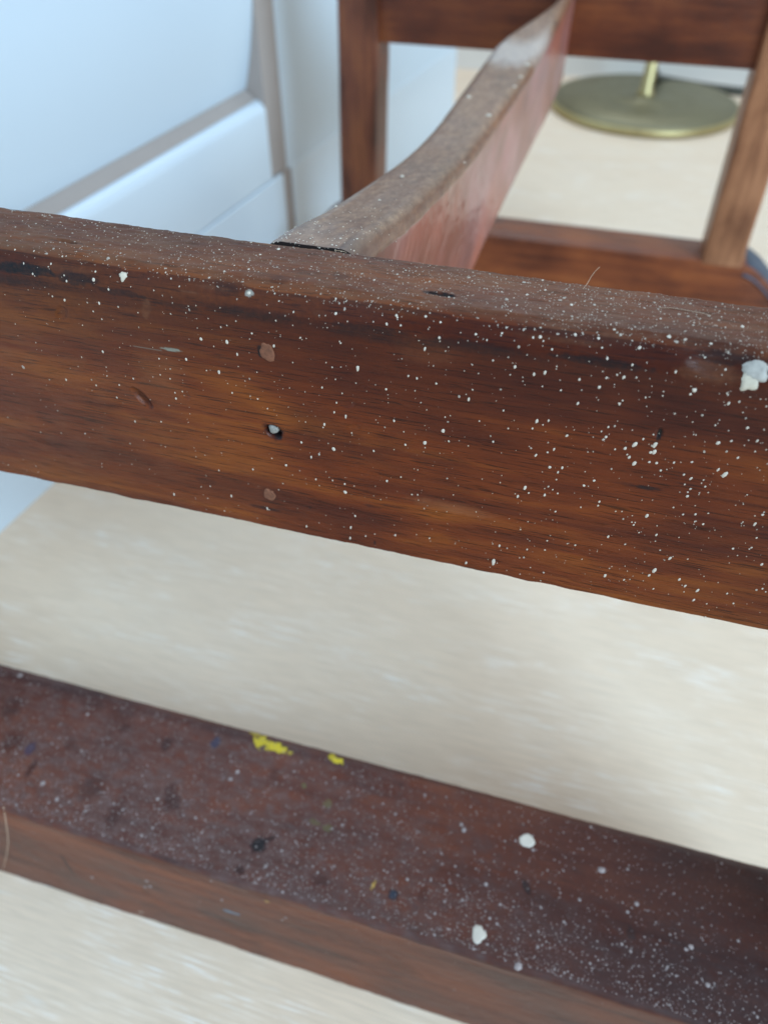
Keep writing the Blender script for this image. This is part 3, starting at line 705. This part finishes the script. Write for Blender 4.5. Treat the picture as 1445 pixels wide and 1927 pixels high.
# legs: far pair in view, near pair just outside the frame
def leg(u_b, u_t, v0, v1, ztop, seed):
    o = bar('leg', ((u_b), (v0 + v1) / 2, FZ - .002), ((u_t), (v0 + v1) / 2, ztop), (.0157, (v1 - v0) / 2), (.0157, (v1 - v0) / 2), M_LEG, .003, seed=seed)
    return o
leg(-.2035, -.196, .630, .667, .44, 1)
M_LEG_LIT = wood('sunlit_leg_wood', 2, (.17, .065, .03), (.33, .145, .07), (.45, .21, .105), attrs=False, grain=.5)  # lighter copy of the leg wood, sunlight painted into its colour
leg(.1010, .0945, .630, .667, .44, 2).data.materials[0] = M_LEG_LIT
leg(-.246, -.226, .106, .1525, .44, 3)
leg(.142, .124, .106, .1525, .44, 4)
# far upper rail
shaped_bar('top_rail', .6365, .6585, list(np.linspace(-.186, .086, 12)), [H - .062] * 12, H - .151, M_FARRAIL, .003)

# ---- centre stretcher, scooped along its top
st_v = [.1572, .165, .182, .213, .265, .301, .345, .40, .455, .50, .54, .58, .6358]
st_top = [.0783, .0786, .0845, .0905, .1000, .1055, .1095, .1125, .1145, .1120, .1085, .1075, .1085]     # below eye level
st_uL = [-.0752, -.0752, -.0752, -.0752, -.0750, -.0752, -.0755, -.0770, -.0775, -.0755, -.0625, -.0545, -.0530]
st_uR = [-.0505, -.0505, -.0505, -.0505, -.0508, -.0510, -.0508, -.0500, -.0485, -.0470, -.0455, -.0450, -.0450]
vs = np.concatenate([np.arange(.1572, .6358, .0008), [.6358]])
def smooth_interp(x, xs, ys):
    y = np.interp(x, xs, ys); return y
top = smooth_interp(vs, st_v, st_top); uL = smooth_interp(vs, st_v, st_uL); uR = smooth_interp(vs, st_v, st_uR)
def soften(y, k=22):
    pad = np.concatenate([np.full(k, y[0]), y, np.full(k, y[-1])]); ker = np.ones(2 * k + 1) / (2 * k + 1); return np.convolve(pad, ker, 'valid')
top, uL, uR = soften(top), soften(uL), soften(uR)
sec_n = []
rL, rR = .0065, .0050
cols = []
ZB = H - .165
for (v, t, l, r) in zip(vs, top, uL, uR):
    zt = H - t; pts = []
    for i in range(10): pts.append((l, ZB + (zt - rL - ZB) * i / 10, 0))
    for i in range(12):
        a = math.pi - math.pi / 2 * i / 12; pts.append((l + rL + rL * math.cos(a), zt - rL + rL * math.sin(a), 1))
    n = 26
    for i in range(n): pts.append((l + rL + (r - rR - l - rL) * i / n, zt, 2))
    for i in range(12):
        a = math.pi / 2 - math.pi / 2 * i / 12; pts.append((r - rR + rR * math.cos(a), zt - rR + rR * math.sin(a), 3))
    for i in range(60): pts.append((r, zt - rR - (zt - rR - ZB) * i / 60, 4))
    for i in range(6): pts.append((r - (r - l) * i / 6, ZB, 5))
    cols.append(pts)
A = np.array(cols); nv, ns = A.shape[:2]
VV = np.repeat(vs[:, None], ns, 1)
UU = A[..., 0].copy(); ZZ = A[..., 1].copy(); K = A[..., 2]
zt = (H - top)[:, None]
hx = vnoise(VV * 60, UU * 200, 81, 3); hz = vnoise(VV * 60, ZZ * 80, 82, 3)
ZZ += (K >= 1) * (K <= 3) * (.0002 * hx + .00006 * vnoise(VV * 500, UU * 700, 83, 3))
UU += (K >= 3) * (K <= 4) * (.0005 * hz + .0002 * vnoise(VV * 300, ZZ * 500, 84, 3))
V = np.stack([UU, VV, ZZ], -1).reshape(-1, 3)
i, j = np.meshgrid(np.arange(nv - 1), np.arange(ns), indexing='ij'); j2 = (j + 1) % ns
F = np.stack([i * ns + j, i * ns + j2, (i + 1) * ns + j2, (i + 1) * ns + j], -1).reshape(-1, 4)
me = mesh_np('stretcher', V, F[:, ::-1])
# closing face at the joint
M = np.zeros((nv, ns, 4)); M[..., 3] = 1
topm = ((K == 2) | (K == 1) | (K == 3)).astype(float)
ridge = np.exp(-((UU - uR[:, None]) / .0018) ** 2) * np.exp(-((zt - ZZ - .006) / .007) ** 2) * np.clip(.45 + .9 * vnoise(VV * 90, ZZ * 300 + UU * 300, 85, 4), 0, 1)
M[..., 2] = topm * np.clip(.85 + .2 * vnoise(VV * 60, UU * 120, 86, 3) - .5 * np.exp(-((UU - uR[:, None]) / .0012) ** 2), 0, 1)
M[..., 1] = .75 * ridge * np.clip((VV - .16) / .02, 0, 1)
M[..., 0] = .75 * np.exp(-((VV - .158) / .012) ** 2) * (K >= 3) * np.clip(1 - (zt - ZZ) / .02, 0, 1)
M[..., 0] = np.maximum(M[..., 0], .5 * np.exp(-((VV - .157) / .0007) ** 2))
set_attr(me, 'mark', M.reshape(-1, 4))
Pn = np.zeros((nv, ns, 4))
pn_ = np.clip(.75 + .6 * vnoise(VV * 45, ZZ * 70, 88, 4), 0, 1) * (K >= 4) * (K < 5) * np.clip((VV - .165) / .03, 0, 1)
lav = np.clip(.5 + 1.5 * vnoise(VV * 22, ZZ * 40, 89, 2), 0, 1)[..., None]
Pn[..., :3] = np.array([.46, .150, .105]) * (1 - lav) + np.array([.40, .175, .165]) * lav; Pn[..., 3] = pn_ * .9  # pink to lavender reflection painted onto the right face
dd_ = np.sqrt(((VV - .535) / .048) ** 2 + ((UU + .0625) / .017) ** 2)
pm = np.clip(.5 + 2.4 * (1 - np.sqrt(((VV - .495) / .040) ** 2 + ((UU + .062) / .016) ** 2) + .25 * vnoise(VV * 60, UU * 200, 87, 3)), 0, 1) * (K >= 1) * (K <= 3)  # pale crescent, a gloss highlight painted on the top
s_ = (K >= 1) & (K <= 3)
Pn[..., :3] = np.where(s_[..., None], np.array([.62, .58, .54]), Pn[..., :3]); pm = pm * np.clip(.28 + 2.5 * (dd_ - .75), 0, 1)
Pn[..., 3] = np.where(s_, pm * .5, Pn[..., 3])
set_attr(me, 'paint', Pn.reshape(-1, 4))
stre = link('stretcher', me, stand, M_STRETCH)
M_DARK = plain('dark_joint_end', (.012, .006, .005), .9)  # near-black colour paints the shade inside the open joint
link('stretcher_end', poly_mesh('stretcher_end', [tuple(p) for p in np.stack([UU[0], VV[0], ZZ[0]], -1)], [tuple(range(ns))]), stand, M_DARK)

# specks on the stretcher's near top
vv = .156 + rng.exponential(.020, 190); vv = vv[(vv < .30)]
us = rng.uniform(-.073, -.050, len(vv))
zz = H - np.interp(vv, vs, top)
edgeL = np.clip((-.0752 + rL) - us, 0, rL); zz = zz - (rL - np.sqrt(np.maximum(rL ** 2 - edgeL ** 2, 0)))
edgeR = np.clip(us - (np.interp(vv, vs, uR) - rR), 0, rR); zz = zz - (rR - np.sqrt(np.maximum(rR ** 2 - edgeR ** 2, 0)))
C = np.stack([us, vv, zz + .00015], -1); Nn = np.broadcast_to(np.array([0., 0, 1.]), C.shape)
Rr = np.minimum(.0005, rng.lognormal(math.log(.00013), .4, len(vv)))
def st_pt(px, py, r):
    ru, rv, rd = px_ratio(px, py); d = .09
    for _ in range(30): d = float(np.interp(d * rv / rd, vs, top))
    return (ru / rd * d, rv / rd * d, H - d + .0002), r * math.sqrt((ru / rd * d) ** 2 + (rv / rd * d) ** 2 + d * d) / 1446
for px, py, r in [(882, 182, 5.5), (919, 217, 5.5), (757, 332, 4.5), (874, 306, 3), (714, 377, 3), (632, 389, 3), (992, 122, 5), (980, 145, 4), (968, 163, 4)]:
    c, rr_ = st_pt(px, py, r); C = np.vstack([C, c]); Rr = np.append(Rr, rr_)
Nn = np.broadcast_to(np.array([0., 0, 1.]), C.shape)
V, F = speck_mesh(C, Nn.copy(), Rr * .85, np.full(len(Rr), 1.2), rng.normal(0, .4, len(Rr)))
link('paint_speckle', mesh_np('paint_speckle', V, F), stand, M_SPECK, kind='stuff', label='scattered white paint flecks on top of the cross stretcher')

# ---- loose fibres lying on the wood
def fibre(pts, r, label):
    o = tube('fibre', pts, r, M_FIBRE, stand_space, 5); return o
stand_space = None
R_ = Vector((0, 0, 1))
def to_world(u, v, z):
    c, s = math.cos(TURN), math.sin(TURN)
    return Vector((u * c + v * s, -u * s + v * c, z))
def hair(rail, pxs, r, lift, label):
    P = []
    for (px, py), h in zip(pxs, lift):
        u, a = rail.hit(px, py); p, n = rail.at(np.array([u]), np.array([a])); q = p[0] + n[0] * (h * mm + r)
        P.append(tuple(to_world(*q)))
    o = tube('fibre', P, r, M_FIBRE, None, 5); o['label'] = label; o['category'] = 'fibre'; o['group'] = 'loose fibres caught on the wood'
hair(near, [(1097, 543), (1104, 538), (1110, 532), (1118, 524), (1124, 522)], .00005, [0, .6, 1.8, 3.2, 4.0], 'tiny curled fibre standing up on the back edge of the near upper rail')
hair(near, [(1240, 579), (1265, 581), (1290, 586), (1315, 589), (1338, 593)], .00004, [.05] * 5, 'thin fibre lying flat on the right end of the near upper rail')
hair(near, [(635, 470), (640, 460), (650, 455), (660, 452), (671, 449)], .00005, [.05, .3, .3, .3, .2], 'curled hair beside the crack where the stretcher meets the rail')
hair(foot, [(6, 1515), (16, 1545), (21, 1575), (19, 1600), (10, 1628)], .00013, [.3, 1.5, 2, 2.4, 1.5], 'pinkish hair hanging over the left end of the near foot rail')
